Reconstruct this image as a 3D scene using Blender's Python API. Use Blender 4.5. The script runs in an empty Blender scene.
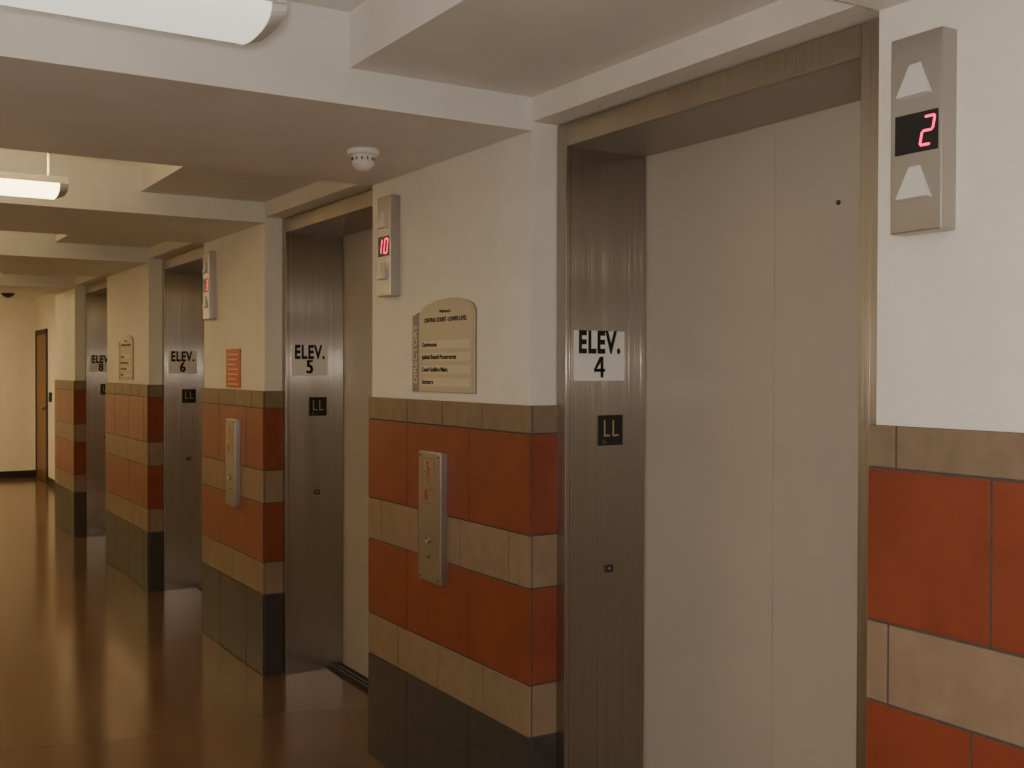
import bpy, bmesh, math, random
from mathutils import Vector, Matrix
random.seed(4)
SC=bpy.context.scene; COL=SC.collection
XW=1.70; XR=1.80; XD=2.08
ZT=1.354; ZB=2.149; ZBK=2.245; ZC=2.39; ZH=2.175
REC=[(1.410,2.646),(3.755,4.985),(5.991,7.27),(8.583,9.93)]
PIERS=[(REC[0][1],REC[1][0]),(REC[1][1],REC[2][0]),(REC[2][1],REC[3][0]),(REC[3][1],10.90)]
YBACK=-3.2; YEND=15.75; XL=-1.0; XS=2.2

# ---------------------------------------------------------------- materials
def mat(name):
    m=bpy.data.materials.new(name); m.use_nodes=True
    nt=m.node_tree; b=nt.nodes["Principled BSDF"]; return m,nt,b
def link(nt,a,b): nt.links.new(a,b)
def coords(nt,scale=(1,1,1)):
    g=nt.nodes.new("ShaderNodeNewGeometry"); mp=nt.nodes.new("ShaderNodeMapping")
    mp.inputs["Scale"].default_value=scale; link(nt,g.outputs["Position"],mp.inputs["Vector"]); return mp.outputs[0]
def noise(nt,vec,scale,detail=3,rough=.55):
    n=nt.nodes.new("ShaderNodeTexNoise"); n.inputs["Scale"].default_value=scale
    n.inputs["Detail"].default_value=detail; n.inputs["Roughness"].default_value=rough
    link(nt,vec,n.inputs["Vector"]); return n.outputs["Fac"]
def ramp(nt,fac,stops):
    r=nt.nodes.new("ShaderNodeValToRGB"); e=r.color_ramp.elements
    e[0].position=stops[0][0]; e[0].color=(*stops[0][1],1)
    e[1].position=stops[-1][0]; e[1].color=(*stops[-1][1],1)
    for p,c in stops[1:-1]:
        x=e.new(p); x.color=(*c,1)
    link(nt,fac,r.inputs[0]); return r.outputs[0]
def bump(nt,b,fac,strength,dist=.002):
    n=nt.nodes.new("ShaderNodeBump"); n.inputs["Strength"].default_value=strength
    n.inputs["Distance"].default_value=dist; link(nt,fac,n.inputs["Height"]); link(nt,n.outputs[0],b.inputs["Normal"])
def mottled(name,c1,c2,scale,rough,bmp=.2,bscale=None,spec=.5,dist=.002):
    m,nt,b=mat(name); v=coords(nt); f=noise(nt,v,scale,5,.65)
    link(nt,ramp(nt,f,[(.3,c1),(.7,c2)]),b.inputs["Base Color"])
    b.inputs["Roughness"].default_value=rough; b.inputs["Specular IOR Level"].default_value=spec
    if bmp: bump(nt,b,noise(nt,v,bscale or scale*3,3),bmp,dist)
    return m
def plain(name,c,rough=.5,metal=0,emit=None,es=0):
    m,nt,b=mat(name); b.inputs["Base Color"].default_value=(*c,1); b.inputs["Roughness"].default_value=rough
    b.inputs["Metallic"].default_value=metal
    v=coords(nt); f=noise(nt,v,60,2)
    mr=nt.nodes.new("ShaderNodeMapRange"); mr.inputs[3].default_value=max(0,rough-.04); mr.inputs[4].default_value=min(1,rough+.04)
    link(nt,f,mr.inputs[0]); link(nt,mr.outputs[0],b.inputs["Roughness"])
    if emit: b.inputs["Emission Color"].default_value=(*emit,1); b.inputs["Emission Strength"].default_value=es
    return m
def steel(name,c,rough,an=1.0,bd=.0005,sc=1500):
    m,nt,b=mat(name); v=coords(nt,(420,420,3)); f=noise(nt,v,1,3)
    a=tuple(x*.97 for x in c)
    link(nt,ramp(nt,f,[(.25,a),(.75,c)]),b.inputs["Base Color"])
    b.inputs["Roughness"].default_value=rough
    v2=coords(nt,(sc,sc,.4)); bump(nt,b,noise(nt,v2,1,0),1.0,bd)
    b.inputs["Metallic"].default_value=1; b.inputs["Anisotropic"].default_value=an
    t=nt.nodes.new("ShaderNodeCombineXYZ"); t.inputs[0].default_value=.7071; t.inputs[1].default_value=.7071
    link(nt,t.outputs[0],b.inputs["Tangent"]); return m

M_WALL=mottled("painted_plaster",(.74,.71,.655),(.80,.77,.715),6,.6,.35,170,.35,.0015)
M_CEIL=mottled("ceiling_paint",(.73,.715,.685),(.79,.775,.745),5,.7,.3,150,.3,.0015)
M_RED=mottled("red_tile",(.200,.044,.021),(.262,.062,.031),8,.36,.12,90)
M_TAN=mottled("tan_tile",(.235,.165,.108),(.295,.212,.145),18,.5,.15,90)
M_BOR=mottled("border_tile",(.195,.138,.090),(.255,.186,.128),20,.5,.15,90)
M_DARK=mottled("charcoal_tile",(.046,.039,.036),(.068,.059,.055),16,.4,.15,90)
M_GROUT=mottled("grout",(.075,.062,.052),(.11,.092,.077),60,.9,.2)
M_STEEL=steel("brushed_steel",(.44,.395,.345),.21)
M_STEEL2=steel("satin_steel_plate",(.47,.45,.42),.32,an=.7,bd=.0002)
M_DOOR=mottled("beige_door_enamel",(.46,.410,.355),(.49,.440,.380),2.5,.33,.05,200,.5,.0006)
M_BLACK=plain("black_plastic",(.012,.012,.012),.35)
M_DGREY=plain("dark_gasket",(.04,.037,.035),.6)
M_WHITE=plain("white_plastic",(.78,.76,.72),.4)
M_INK=plain("black_ink",(.01,.01,.01),.6)
M_PLATE=plain("white_label_film",(.84,.83,.80),.22)
M_GOLD=plain("tan_lettering",(.50,.37,.18),.5)
M_LENS=plain("arrow_lens_acrylic",(.66,.65,.63),.35)
M_LED=plain("red_led",(.6,.01,.06),.4,0,(1.0,.02,.12),3)
M_CREAM=plain("cream_sign_panel",(.54,.48,.35),.45)
M_BAND=plain("pale_sign_band",(.64,.58,.45),.45)
M_OLIVE=plain("dark_grey_sign_strip",(.24,.225,.22),.45)
M_OLINE=plain("olive_sign_edge",(.26,.23,.18),.5)
M_SIDEINK=plain("pale_side_lettering",(.58,.54,.47),.5)
M_REDSIGN=plain("red_sign_face",(.50,.10,.05),.45)
M_REDINK=plain("red_ink",(.42,.07,.05),.5)
M_PALE=plain("pale_sign_ink",(.80,.50,.32),.5)
M_FIXT=plain("white_enamel_metal",(.62,.60,.56),.4)
m,nt,b=mat("brown_wood_door"); v=coords(nt,(14,14,1)); f=noise(nt,v,1.5,6)
link(nt,ramp(nt,f,[(.3,(.18,.075,.032)),(.7,(.26,.115,.050))]),b.inputs["Base Color"]); b.inputs["Roughness"].default_value=.4; M_WOOD=m
# polished floor
m,nt,b=mat("polished_brown_floor"); v=coords(nt)
f2=noise(nt,v,.8,1)
link(nt,ramp(nt,f2,[(.2,(.142,.084,.054)),(.8,(.166,.100,.066))]),b.inputs["Base Color"])
b.inputs["Roughness"].default_value=.15
b.inputs["Specular IOR Level"].default_value=.9; b.inputs["Specular Tint"].default_value=(1,.90,.83,1)
M_FLOOR=m
def lensmat(name,c,s):
    return plain(name,(.5,.5,.48),.5,0,c,s)
M_LAMP=lensmat("lamp_diffuser",(1,.92,.80),1.05)
M_LAMPB=lensmat("unseen_lamp_diffuser_bright",(1,.89,.74),10.5)  # for the unseen fixture behind the camera, strengthened to light the near bay
M_LAMPW=lensmat("lamp_diffuser_warm",(1,.74,.38),8.5)
M_FARFILL=lensmat("added_far_fill_amber",(1,.72,.33),28)  # glow of the added out-of-view fill fixtures at the far end
M_UP=lensmat("lamp_uplight",(1,.89,.74),7)
M_UPW=lensmat("lamp_uplight_warm",(1,.72,.34),22)

# ---------------------------------------------------------------- mesh helpers
class MB:
    def __init__(s): s.bm=bmesh.new(); s.mats=[]
    def mi(s,m):
        if m not in s.mats: s.mats.append(m)
        return s.mats.index(m)
    def box(s,x0,x1,y0,y1,z0,z1,m,bev=0):
        vs=[s.bm.verts.new(p) for p in [(x0,y0,z0),(x1,y0,z0),(x1,y1,z0),(x0,y1,z0),(x0,y0,z1),(x1,y0,z1),(x1,y1,z1),(x0,y1,z1)]]
        fs=[s.bm.faces.new([vs[i] for i in q]) for q in [(0,3,2,1),(4,5,6,7),(0,1,5,4),(1,2,6,5),(2,3,7,6),(3,0,4,7)]]
        for f in fs: f.material_index=s.mi(m)
        if bev:
            es=list({e for f in fs for e in f.edges})
            r=bmesh.ops.bevel(s.bm,geom=es,offset=bev,segments=2,affect='EDGES',profile=.5)
            for f in r['faces']: f.material_index=s.mi(m)
        return s
    def prism(s,pts,axis,a0,a1,m):
        def P(p,a):
            return {'x':(a,p[0],p[1]),'y':(p[0],a,p[1]),'z':(p[0],p[1],a)}[axis]
        A=[s.bm.verts.new(P(p,a0)) for p in pts]; B=[s.bm.verts.new(P(p,a1)) for p in pts]; n=len(pts)
        fs=[s.bm.faces.new(A),s.bm.faces.new(B[::-1])]+[s.bm.faces.new([A[i],B[i],B[(i+1)%n],A[(i+1)%n]]) for i in range(n)]
        for f in fs: f.material_index=s.mi(m)
        bmesh.ops.recalc_face_normals(s.bm,faces=fs); return s
    def lathe(s,prof,c,axis,m,n=32):
        rings=[]
        for r,h in prof:
            ring=[]
            for i in range(n):
                t=2*math.pi*i/n; a,b=r*math.cos(t),r*math.sin(t)
                p={'z':(a,b,h),'x':(h,a,b),'y':(a,h,b)}[axis]
                ring.append(s.bm.verts.new((p[0]+c[0],p[1]+c[1],p[2]+c[2])))
            rings.append(ring)
        fs=[]
        for k in range(len(rings)-1):
            for i in range(n): fs.append(s.bm.faces.new([rings[k][i],rings[k][(i+1)%n],rings[k+1][(i+1)%n],rings[k+1][i]]))
        fs.append(s.bm.faces.new(rings[0])); fs.append(s.bm.faces.new(rings[-1]))
        for f in fs: f.material_index=s.mi(m); f.smooth=True
        bmesh.ops.recalc_face_normals(s.bm,faces=fs); return s
    def obj(s,name,parent=None,loc=(0,0,0)):
        me=bpy.data.meshes.new(name); s.bm.to_mesh(me); s.bm.free()
        for m in s.mats: me.materials.append(m)
        o=bpy.data.objects.new(name,me); COL.objects.link(o); o.location=loc
        if parent: o.parent=parent
        return o
def empty(name,loc,label,cat,group=None):
    o=bpy.data.objects.new(name,None); o.empty_display_size=.1; o.location=loc; COL.objects.link(o)
    o["label"]=label; o["category"]=cat
    if group: o["group"]=group
    return o
def struct(o): o["kind"]="structure"; return o
def text_mesh(name,items,m,facing,parent,loc=(0,0,0),extra=None,space=1.0):
    bm=bmesh.new()
    for it in items:
        s,a,z,size,off,al,xs=it[:7]
        c=bpy.data.curves.new("tmp","FONT"); c.body=s; c.size=size; c.align_x=al; c.align_y='CENTER'; c.offset=off; c.extrude=.0004; c.space_character=space
        to=bpy.data.objects.new("tmp",c); COL.objects.link(to); bpy.context.view_layer.update()
        me=bpy.data.meshes.new_from_object(to.evaluated_get(bpy.context.evaluated_depsgraph_get()))
        R=Matrix.Rotation(math.radians(90),4,'X')
        T=Matrix.Translation((a,0,z))@R@Matrix.Diagonal((xs,1,1,1))
        if len(it)>8: T=Matrix.Translation((a,0,z))@R@Matrix.Rotation(it[8],4,'Z')@Matrix.Diagonal((xs,1,1,1))
        if facing=='-X': T=Matrix.Rotation(math.radians(-90),4,'Z')@T
        me.transform(T); bm.from_mesh(me); bpy.data.objects.remove(to); bpy.data.curves.remove(c); bpy.data.meshes.remove(me)
    if extra:
        for poly in extra:
            vs=[bm.verts.new((p[0],-.0004,p[1])) for p in poly]; f=bm.faces.new(vs); 
            r=bmesh.ops.extrude_face_region(bm,geom=[f]); bmesh.ops.translate(bm,vec=(0,.0008,0),verts=[g for g in r['geom'] if isinstance(g,bmesh.types.BMVert)])
    me=bpy.data.meshes.new(name); bm.to_mesh(me); bm.free(); me.materials.append(m)
    o=bpy.data.objects.new(name,me); COL.objects.link(o); o.location=loc; o.parent=parent; return o

# ---------------------------------------------------------------- room shell
mb=MB(); mb.box(XL-.2,2.6,YBACK-.2,YEND+.2,-.15,0,M_FLOOR); struct(mb.obj("floor"))
mb=MB(); mb.box(XL-.2,2.6,YBACK-.2,YEND+.2,ZC,ZC+.15,M_CEIL)
beams=[(.32,REC[0][0])]+PIERS
for a,b_ in beams: mb.box(XL,XW,a,b_,ZB,ZC,M_CEIL)
prev=YBACK
for a,b_ in beams:
    mb.box(1.13,XW,prev,a,ZBK,ZC,M_CEIL); prev=b_
struct(mb.obj("ceiling"))
mb=MB(); mb.box(XL-.2,XL,YBACK-.2,YEND+.2,0,ZC,M_WALL); struct(mb.obj("wall_left"))
mb=MB(); mb.box(XL,2.6,YBACK-.2,YBACK,0,ZC,M_WALL); struct(mb.obj("wall_back"))
mb=MB(); mb.box(XL,2.6,YEND,YEND+.2,0,ZC,M_WALL); struct(mb.obj("wall_end"))
mb=MB(); mb.box(XL,XS,YEND-.012,YEND,0,.09,M_BLACK); struct(mb.obj("baseboard_end"))
mb=MB()
mb.box(XW,2.4,YBACK,REC[0][0],0,ZC,M_WALL)
for a,b_ in PIERS: mb.box(XW,2.4,a,b_,0,ZC,M_WALL)
for a,b_ in REC:
    mb.box(XW,2.4,a,b_,ZH,ZC,M_WALL)
    mb.box(XR,2.06,b_-.006,b_,0,ZH,M_WALL)
    mb.box(XR,2.06,a,b_-1.17,0,ZH,M_WALL)
struct(mb.obj("wall_right"))
mb=MB(); mb.box(XS,2.6,10.90,YEND,0,ZC,M_WALL); struct(mb.obj("wall_far_right"))
mb=MB(); mb.box(XS-.012,XS,10.90,14.72,0,.09,M_BLACK); struct(mb.obj("baseboard_far_right"))

# tiled wainscot, one per wall section
ROWS=[(1.270,1.354,M_BOR),(.975,1.270,M_RED),(.82,.975,M_TAN),(.538,.82,M_RED),(.385,.538,M_TAN),(.0,.385,M_DARK)]
def tiles(mb,fn,row,cuts,lo,hi):
    z0,z1,m=row; g=.0028
    cs=[lo]+sorted(c for c in cuts if lo+.02<c<hi-.02)+[hi]
    for p,q in zip(cs[:-1],cs[1:]): fn(p+g,q-g,z0+g,z1-g,m)
T=.012
def wainscot(n,y0,y1,offs,near=True,far=True):
    mb=MB()
    ya=y0-(T if near else 0); yb=y1+(T if far else 0)
    mb.box(XW-T+.003,XW,ya+.003,yb-.003 if far else yb,0,ZT-.002,M_GROUT)
    for i,r in enumerate(ROWS):
        tiles(mb,lambda p,q,z0,z1,m: mb.box(XW-T,XW-.002,p,q,z0,z1,m,.0012),r,offs[i],ya,yb)
    for flag,(u,v) in ((near,(y0-T,y0)),(far,(y1,y1+T))):
        if not flag: continue
        s=.003
        mb.box(XW,XR-.001,u+(s if u<y0 else 0),v-(0 if u<y0 else s),0,ZT-.002,M_GROUT)
        for r in ROWS:
            z0,z1,m=r; g=.0028
            mb.box(XW+.001,XR-.002,u,v,z0+g,z1-g,m,.0012)
    struct(mb.obj("trim_%d"%n))
def std(y1):
    R=[y1-.32-k*.445 for k in range(-1,5)]; TN=[y1-.105-k*.30 for k in range(0,8)]; TN2=[y1-.25-k*.30 for k in range(0,8)]
    return [[y1-.32-k*.2625*1.0 for k in range(0,8)],R,TN,R,TN2,R]
wainscot(1,YBACK,REC[0][0],[[1.355-k*.445 for k in range(12)],[1.154-k*.445 for k in range(12)],[1.370-k*.445 for k in range(12)],[1.19-k*.445 for k in range(12)],[1.3-k*.445 for k in range(12)],[1.154-k*.445 for k in range(12)]],near=False)
for i,(a,b_) in enumerate(PIERS): wainscot(2+i,a,b_,std(b_))

# ---------------------------------------------------------------- elevator entrances
HW=.5325
def entrance(idx,rec,num,first=None):
    yc=rec[1]-.055-HW
    e=empty("elevator_entrance",(XR,yc,0),"brushed steel elevator entrance marked %s with closed beige doors"%num,"elevator","elevator entrances along the corridor")
    if first:
        parts=[c for c in first.children if c.name.split('.')[0] not in("number_plate",)]
        for c in parts:
            k=c.copy(); COL.objects.link(k); k.parent=e
            for c2 in c.children:
                k2=c2.copy(); COL.objects.link(k2); k2.parent=k
    else:
        mb=MB(); f0=-.016; cw=.05; zt=2.104
        mb.box(f0,0,HW,HW+cw,0,zt+.066,M_STEEL,.002)
        mb.box(f0,0,-HW-cw,-HW,0,zt+.066,M_STEEL,.002)
        mb.box(f0,0,-HW,HW,zt,zt+.066,M_STEEL,.002)
        mb.box(0,.276,HW,HW+.012,.0,zt+.002,M_STEEL); mb.box(0,.276,-HW-.012,-HW,0,zt+.002,M_STEEL)
        mb.box(0,.276,-HW,HW,zt,zt+.014,M_STEEL)
        o=mb.obj("door_frame",e); o["label"]="deep brushed stainless steel door frame"
        for s in (0,1):
            mb=MB(); y0,y1=(.0008,HW+.02) if s else (-HW-.02,-.0008)
            mb.box(.28,.315,y0,y1,.012,2.13,M_DOOR,.0012)
            o=mb.obj("door_panel",e); o["label"]="plain beige enamelled sliding door panel"
            if not s:
                k=MB(); k.lathe([(.006,.2765),(.006,.281)],(0,-.215,1.869),'x',M_DGREY,16); k.obj("release_keyhole",o)
        mb=MB(); mb.box(.20,.33,-HW,HW,0,.008,M_DGREY)
        for gx in (.225,.25): mb.box(gx,gx+.006,-HW,HW,.008,.011,M_STEEL2)
        mb.obj("door_sill",e)
        mb=MB(); mb.box(.10,.19,HW-.003,HW,1.232,1.322,M_BLACK,.001)
        p=mb.obj("floor_plate",e); p["label"]="black floor plate reading LL"
        text_mesh("lettering",[("LL",.145,1.280,.072,-.0006,'CENTER',.78),],M_GOLD,'-Y',p,(0,HW-.0035,0),None,1.15)
        mb=MB(); 
        for (a,z) in ((.118,1.241),(.126,1.241),(.118,1.248)): mb.lathe([(.0018,-.0045),(.0012,-.003)],(a,HW,z),'y',M_GOLD,8)
        mb.obj("braille",p)
        mb=MB(); mb.box(.128,.156,HW-.003,HW,.853,.875,M_DGREY,.001); mb.lathe([(.004,-.004),(.004,-.002)],(.142,HW,.865),'y',M_STEEL2,12)
        mb.obj("key_switch",e)
    mb=MB(); mb.box(.012,.196,HW-.0012,HW,1.425,1.572,M_PLATE)
    p=mb.obj("number_plate",e); p["label"]="white label reading ELEV. %s"%num
    items=[("ELEV.",.104,1.535,.090,.0034,'CENTER',.67)]; extra=None
    if num=="4":
        cx,cz=.104,1.465; hh=.031
        extra=[[(cx+.004,cz+hh),(cx+.014,cz+hh),(cx+.014,cz-hh),(cx+.004,cz-hh)],
               [(cx-.020,cz-.005),(cx-.020,cz-.014),(cx+.020,cz-.014),(cx+.020,cz-.005)],
               [(cx+.001,cz+hh),(cx+.006,cz+hh),(cx+.006,cz+hh-.014),(cx-.011,cz-.006),(cx-.020,cz-.006)]]
    else:
        for dx in (-.0026,0,.0026): items.append((num,.104+dx,1.465,.090,.0010,'CENTER',.80))
    text_mesh("lettering",items,M_INK,'-Y',p,(0,HW-.0018,0),extra,1.12)
    return e
E=None
for i,(r,n) in enumerate(zip(REC,"4568")):
    x=entrance(i,r,n,E); E=E or x

# ---------------------------------------------------------------- hall lanterns
SEG={'2':"abged",'1':"bc",'0':"abcdef",'3':"abgcd"}
def seg_digits(name,s,parent,yc,zc,w,h,x,t=.0044,gap=1.45):
    mb=MB(); sp=w*gap
    def bar(cy,cz,L,horiz):
        a=L/2; k=t/2
        if horiz: pts=[(-a,0),(-a+k,k),(a-k,k),(a,0),(a-k,-k),(-a+k,-k)]
        else: pts=[(0,-a),(k,-a+k),(k,a-k),(0,a),(-k,a-k),(-k,-a+k)]
        P=[(cy-p[0]-(cz+p[1])*.20,zc+cz+p[1]) for p in pts]
        mb.prism(P,'x',x-.001,x,M_LED)
    for i,ch in enumerate(s):
        c=yc+ (len(s)-1)*sp/2 - i*sp
        for g in SEG[ch]:
            if ch=='1': c1=c+w*.35
            if g=='a': bar(c,h/2,w,True)
            if g=='g': bar(c,0,w,True)
            if g=='d': bar(c,-h/2,w,True)
            if g=='b': bar((c1 if ch=='1' else c)-w/2,h/4,h/2,False)
            if g=='c': bar((c1 if ch=='1' else c)-w/2,-h/4,h/2,False)
            if g=='f': bar(c+w/2,h/4,h/2,False)
            if g=='e': bar(c+w/2,-h/4,h/2,False)
    return mb.obj(name,parent)
def lantern(yc,zc,num,first=None):
    e=empty("hall_lantern",(XW,yc,zc),"steel elevator lantern with white arrows, red digits %s"%num,"elevator indicator","elevator hall lanterns")
    if first:
        for c in first.children:
            k=c.copy(); COL.objects.link(k); k.parent=e
    else:
        mb=MB(); mb.box(-.04,.003,-.056,.056,-.180,.180,M_STEEL2,.003); mb.obj("housing",e)
        for zz in (.096,-.090):
            mb=MB()
            b0=[(-.040,-.036,zz-.031),(-.040,.040,zz-.031),(-.040,.014,zz+.031),(-.040,-.010,zz+.031)]
            b1=[(-.050,-.033,zz-.028),(-.050,.036,zz-.028),(-.045,.011,zz+.028),(-.045,-.008,zz+.028)]
            A=[mb.bm.verts.new(p) for p in b0]; B=[mb.bm.verts.new(p) for p in b1]
            fs=[mb.bm.faces.new(A),mb.bm.faces.new(B)]+[mb.bm.faces.new([A[j],A[(j+1)%4],B[(j+1)%4],B[j]]) for j in range(4)]
            bmesh.ops.recalc_face_normals(mb.bm,faces=fs); mb.mi(M_LENS)
            mb.obj("arrow_lens",e)
        mb=MB(); mb.box(-.0415,-.0395,-.048,.044,-.036,.036,M_BLACK,.0005); mb.obj("display",e)
    d=[c for c in e.children if c.name.startswith("display")][0]
    if len(num)==1: seg_digits("digit",num,d,-.027,0,.022,.050,-.0418)
    else: seg_digits("digit",num,d,-.004,0,.026,.050,-.0418,.0058,1.6)
    return e
Lf=lantern(1.294,1.889,"2")
lantern(3.572,1.900,"10",Lf); lantern(5.822,1.905,"3",Lf)

# ---------------------------------------------------------------- call stations
def call_station(yc,zc,first=None):
    e=empty("call_station",(XW-T,yc,zc),"tall steel elevator call plate with red fire pictogram","call button panel","call stations on the tiled piers")
    if first:
        for c in first.children:
            k=c.copy(); COL.objects.link(k); k.parent=e
        return e
    mb=MB(); mb.box(-.026,0.002,-.079,.079,-.218,.218,M_STEEL2,.003); mb.obj("housing",e)
    x0,x1=-.0266,-.0258
    mb=MB()
    def bar(y0,z0,y1,z1,t):
        d=Vector((y1-y0,z1-z0)).normalized(); n=Vector((-d.y,d.x))*t/2
        mb.prism([(y0+n.x,z0+n.y),(y1+n.x,z1+n.y),(y1-n.x,z1-n.y),(y0-n.x,z0-n.y)],'x',x0,x1,M_REDINK)
    for a in ((.050,.195,-.035,.195),(-.035,.195,-.035,.045),(-.035,.045,.050,.045),(.050,.045,.050,.195)): bar(*a,.0015)
    st=[(.038,.150),(.022,.150),(.022,.130),(.006,.130),(.006,.110),(-.010,.110),(-.010,.090),(-.028,.090)]
    for p,q in zip(st[:-1],st[1:]): bar(*p,*q,.003)
    bar(.012,.170,.004,.145,.008); bar(.004,.145,-.008,.128,.004); bar(.012,.145,.018,.134,.004); bar(.010,.168,-.006,.158,.003)
    mb.lathe([(.006,x0),(.006,x1)],(0,.014,.180),'x',M_REDINK,12)
    mb.prism([(.034,.055),(.010,.055),(.006,.072),(.014,.084),(.016,.098),(.024,.088),(.030,.092),(.036,.074)],'x',x0,x1,M_REDINK)
    mb.obj("fire_pictogram",e)
    mb=MB(); mb.lathe([(.014,-.026),(.014,-.032),(.011,-.034),(.010,-.031)],(0,.004,-.075),'x',M_STEEL,24); mb.obj("call_button",e)
    mb=MB(); mb.lathe([(.009,-.026),(.009,-.030),(.006,-.0305)],(0,.0,-.128),'x',M_STEEL,20); mb.box(-.0315,-.0300,-.001,.001,-.134,-.122,M_BLACK); mb.obj("key_switch",e)
    for yy in(-.065,.065):
        for zz in (-.204,.204):
            mb=MB(); mb.lathe([(.004,-.0255),(.003,-.028)],(0,yy,zz),'x',M_DGREY,10); mb.obj("screw",e)
    return e
CS=call_station(3.214,.964); call_station(5.40,.985,CS)

# ---------------------------------------------------------------- signs
def directory(yc,z0,far=False,first=None):
    e=empty("directory_sign",(XW,yc,z0),"arched cream directory plaque on plaster above tiled pier","sign","arched directory plaques")
    if first:
        for c in first.children:
            k=c.copy(); COL.objects.link(k); k.parent=e
            for c2 in c.children:
                k2=c2.copy(); COL.objects.link(k2); k2.parent=k
        return e
    def arch(yl,yr,zb,zl,zr,rise,n=24):
        pts=[(yr,zb),(yl,zb),(yl,zl)]
        for i in range(1,n):
            t=i/n; y=yl+(yr-yl)*t; pts.append((y,zl+(zr-zl)*t+rise*math.sqrt(max(0,1-(2*t-1)**2))))
        pts.append((yr,zr)); return pts
    mb=MB()
    mb.prism(arch(.176,-.215,0,.262,.268,.046),'x',-.004,0.001,M_OLINE)
    mb.prism(arch(.174,-.213,.002,.262,.268,.044),'x',-.008,-.003,M_CREAM)
    mb.prism([(.222,.0),(.175,.0),(.175,.272),(.222,.262)],'x',-.0085,0.001,M_OLIVE); bk=mb.obj("backing",e)
    bk["label"]="cream arched sign backing with grey lettered strip"
    mb=MB(); mb.prism(arch(.164,-.205,.008,.255,.261,.042),'x',-.010,-.008,M_CREAM)
    for zz in (.160,.118,.076,.034): mb.box(-.0103,-.0095,-.19,.152,zz-.013,zz+.014,M_BAND)
    p=mb.obj("panel",e)
    text_mesh("lettering",[("Welcome to",.02,.270,.015,.0003,'CENTER',1),("CENTRAL COURT - LOWER LEVEL",.02,.242,.0205,.0004,'CENTER',.95),
        ("Courtrooms",-.145,.160,.021,.0006,'LEFT',1),("Judicial Branch Procurement",-.145,.118,.021,.0006,'LEFT',1),
        ("Court Facilities Maint.",-.145,.076,.021,.0006,'LEFT',1),("Entrances",-.145,.034,.021,.0006,'LEFT',1)],M_INK,'-X',p,(-.0108,0,0))
    text_mesh("side_lettering",[("DIRECTORY",-.1985,.13,.038,.0008,'CENTER',1,1,math.radians(90))],M_SIDEINK,'-X',bk,(-.009,0,0))
    return e
D1=directory(3.178,1.380); directory(7.915,1.380,True,D1)
e=empty("fire_notice_sign",(XW,5.46,1.46),"small orange-red notice sign with pale lines","sign")
mb=MB(); mb.box(-.006,0.001,-.115,.115,-.098,.098,M_REDSIGN,.001); p=mb.obj("panel",e)
mb=MB()
for k,z in enumerate((.07,.045,.02,-.005,-.03,-.055,-.08)):
    mb.box(-.0068,-.006,-.09+.02*(k%3),.09-.01*(k%2),z-.003,z+.003,M_PALE)
mb.obj("printed_line",p)

# ---------------------------------------------------------------- smoke detector
e=empty("smoke_detector",(1.40,3.165,ZB),"round white smoke detector on the beam underside","smoke detector")
mb=MB(); mb.lathe([(.050,0.001),(.052,-.004),(.050,-.016),(.044,-.018)],(0,0,0),'z',M_WHITE); mb.obj("base",e)
mb=MB(); mb.lathe([(.038,-.018),(.038,-.024),(.034,-.026),(.034,-.034),(.037,-.036),(.035,-.046),(.024,-.060),(.012,-.066)],(0,0,0),'z',M_WHITE)
for i in range(12):
    t=i*math.pi/6; c,s=math.cos(t)*.035,math.sin(t)*.035
    mb.box(c-.0015,c+.0015,s-.0015,s+.0015,-.035,-.025,M_DGREY)
mb.obj("sensor_head",e)

# ---------------------------------------------------------------- pendant fluorescent fixtures, plus unseen ones added for light
def fixture(y,x0,x1,zb,m,mu,label):
    e=empty("ceiling_lamp",((x0+x1)/2,y,ZC),label,"ceiling lamp","fluorescent fixtures along the ceiling")
    L=(x1-x0)/2; z=zb-ZC; hw=.105; dp=.040
    mb=MB(); n=14; pts=[]
    for i in range(n+1):
        t=math.pi*i/n; pts.append((hw*math.cos(t),z+.05-dp*math.sin(t)**.7 if 0<i<n else z+.05))
    mb.prism(pts,'x',-L+.03,L-.03,m); mb.obj("diffuser",e)
    mb=MB(); mb.prism([(-hw-.003,z+.05),(hw+.003,z+.05),(hw-.02,z+.078),(-hw+.02,z+.078)],'x',-L,L,M_FIXT)
    for s in (-1,1):   # end caps
        A=[mb.bm.verts.new((s*(L-.03),p[0]*1.03,p[1]-.002)) for p in pts]
        B=[mb.bm.verts.new((s*L,p[0]*1.0,z+.05-(z+.05-p[1])*.75)) for p in pts]; k=len(pts)
        fs=[mb.bm.faces.new(A),mb.bm.faces.new(B)]+[mb.bm.faces.new([A[i],A[(i+1)%k],B[(i+1)%k],B[i]]) for i in range(k)]
        for f in fs: f.material_index=mb.mi(M_FIXT)
        bmesh.ops.recalc_face_normals(mb.bm,faces=fs)
    mb.obj("housing",e)
    mb=MB(); mb.box(-L+.08,L-.08,-.06,.06,z+.077,z+.081,mu); mb.obj("uplight_lens",e)
    for s in (-1,1):
        mb=MB(); mb.lathe([(.006,z+.07),(.006,-.012)],(s*(L-.05),0,0),'z',M_FIXT,10); mb.lathe([(.03,-.012),(.03,0.001)],(s*(L-.05),0,0),'z',M_FIXT,16); mb.obj("stem",e)
    return e
LB="white pendant fluorescent fixture with curved glowing diffuser"
fixture(2.03,-.50,.700,2.078,M_LAMP,M_UP,LB)
fixture(4.28,-.50,.695,2.072,M_LAMPW,M_UPW,LB)
fixture(6.55,-.50,.695,2.072,M_LAMPW,M_UPW,LB)
fixture(9.15,-.50,.695,2.072,M_LAMPW,M_UPW,LB)
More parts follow.
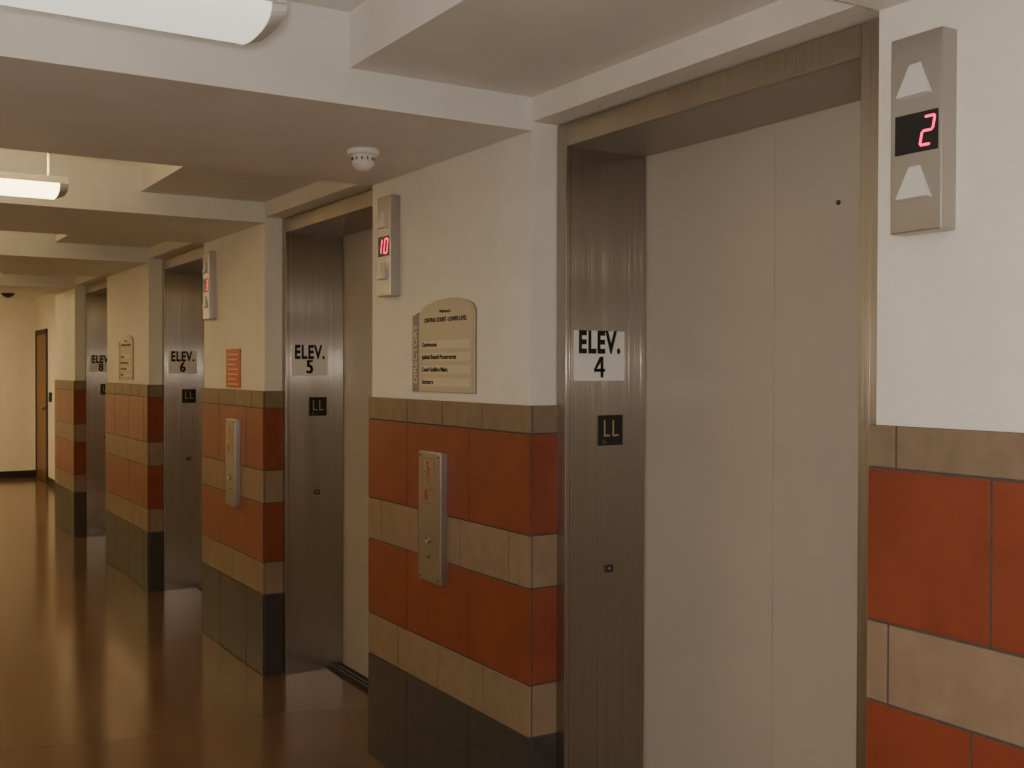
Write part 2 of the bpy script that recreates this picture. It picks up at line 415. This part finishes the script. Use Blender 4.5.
fixture(11.9,-.2,1.0,2.2,M_FARFILL,M_UPW,LB)  # added out of view to brighten the far end
fixture(14.2,-.2,1.2,2.2,M_FARFILL,M_UPW,LB)  # added fill, kept outside the frame, lights the end wall
fixture(-.5,-.40,.815,2.072,M_LAMPB,M_UP,LB)  # unseen behind the camera, added to light the near walls

# ---------------------------------------------------------------- far end : door, reader, dome camera
mb=MB()
mb.box(XS-.02,XS,14.72,14.78,0,1.96,M_DGREY); mb.box(XS-.02,XS,15.58,15.64,0,1.96,M_DGREY); mb.box(XS-.02,XS,14.72,15.64,1.90,1.96,M_DGREY)
mb.box(XS-.01,XS+.0,14.78,15.58,.005,1.90,M_WOOD)
mb.lathe([(.02,-.01),(.02,-.04),(.026,-.05),(.02,-.065)],(XS,14.86,.95),'x',M_STEEL2,14)
struct(mb.obj("door_1"))
e=empty("card_reader",(XS,14.45,1.10),"small black card reader box on cream wall","card reader")
mb=MB(); mb.box(-.03,0.003,-.04,.04,-.06,.06,M_BLACK,.004); mb.obj("housing",e)
mb=MB(); mb.box(-.032,-.03,-.012,.012,.03,.04,M_REDINK); mb.obj("status_light",e)
e=empty("dome_camera",(1.62,13.7,ZC),"black dome security camera on ceiling","security camera")
mb=MB(); mb.lathe([(.105,0.001),(.105,-.025),(.095,-.03)],(0,0,0),'z',M_FIXT,24); mb.obj("base",e)
mb=MB(); mb.lathe([(.085,-.03),(.083,-.05),(.068,-.085),(.040,-.110),(.010,-.12)],(0,0,0),'z',M_BLACK,24); mb.obj("dome",e)

# ---------------------------------------------------------------- lights
fl=bpy.data.lights.new("camera_flash",'POINT'); fl.energy=62; fl.color=(1,.93,.84); fl.shadow_soft_size=.03; fl.specular_factor=2.2
o=bpy.data.objects.new("camera_flash",fl); o.location=(-.03,-.02,1.50); COL.objects.link(o)
w=bpy.data.worlds.new("world"); SC.world=w; w.use_nodes=True
w.node_tree.nodes["Background"].inputs[0].default_value=(1,.85,.65,1); w.node_tree.nodes["Background"].inputs[1].default_value=.05

# ---------------------------------------------------------------- camera
yaw,pit,rol,f,h=math.radians(31.707),math.radians(-.747),math.radians(.168),1082.4,1.456
F=Vector((math.sin(yaw)*math.cos(pit),math.cos(yaw)*math.cos(pit),math.sin(pit)))
R=Vector((math.cos(yaw),-math.sin(yaw),0)); U=R.cross(F)
R2=R*math.cos(rol)+U*math.sin(rol); U2=-R*math.sin(rol)+U*math.cos(rol)
cd=bpy.data.cameras.new("camera"); cd.sensor_width=36; cd.lens=36*f/1024; cd.clip_start=.01
co=bpy.data.objects.new("camera",cd); COL.objects.link(co)
Mx=Matrix(((R2.x,U2.x,-F.x,0),(R2.y,U2.y,-F.y,0),(R2.z,U2.z,-F.z,h),(0,0,0,1)))
co.matrix_world=Mx; SC.camera=co
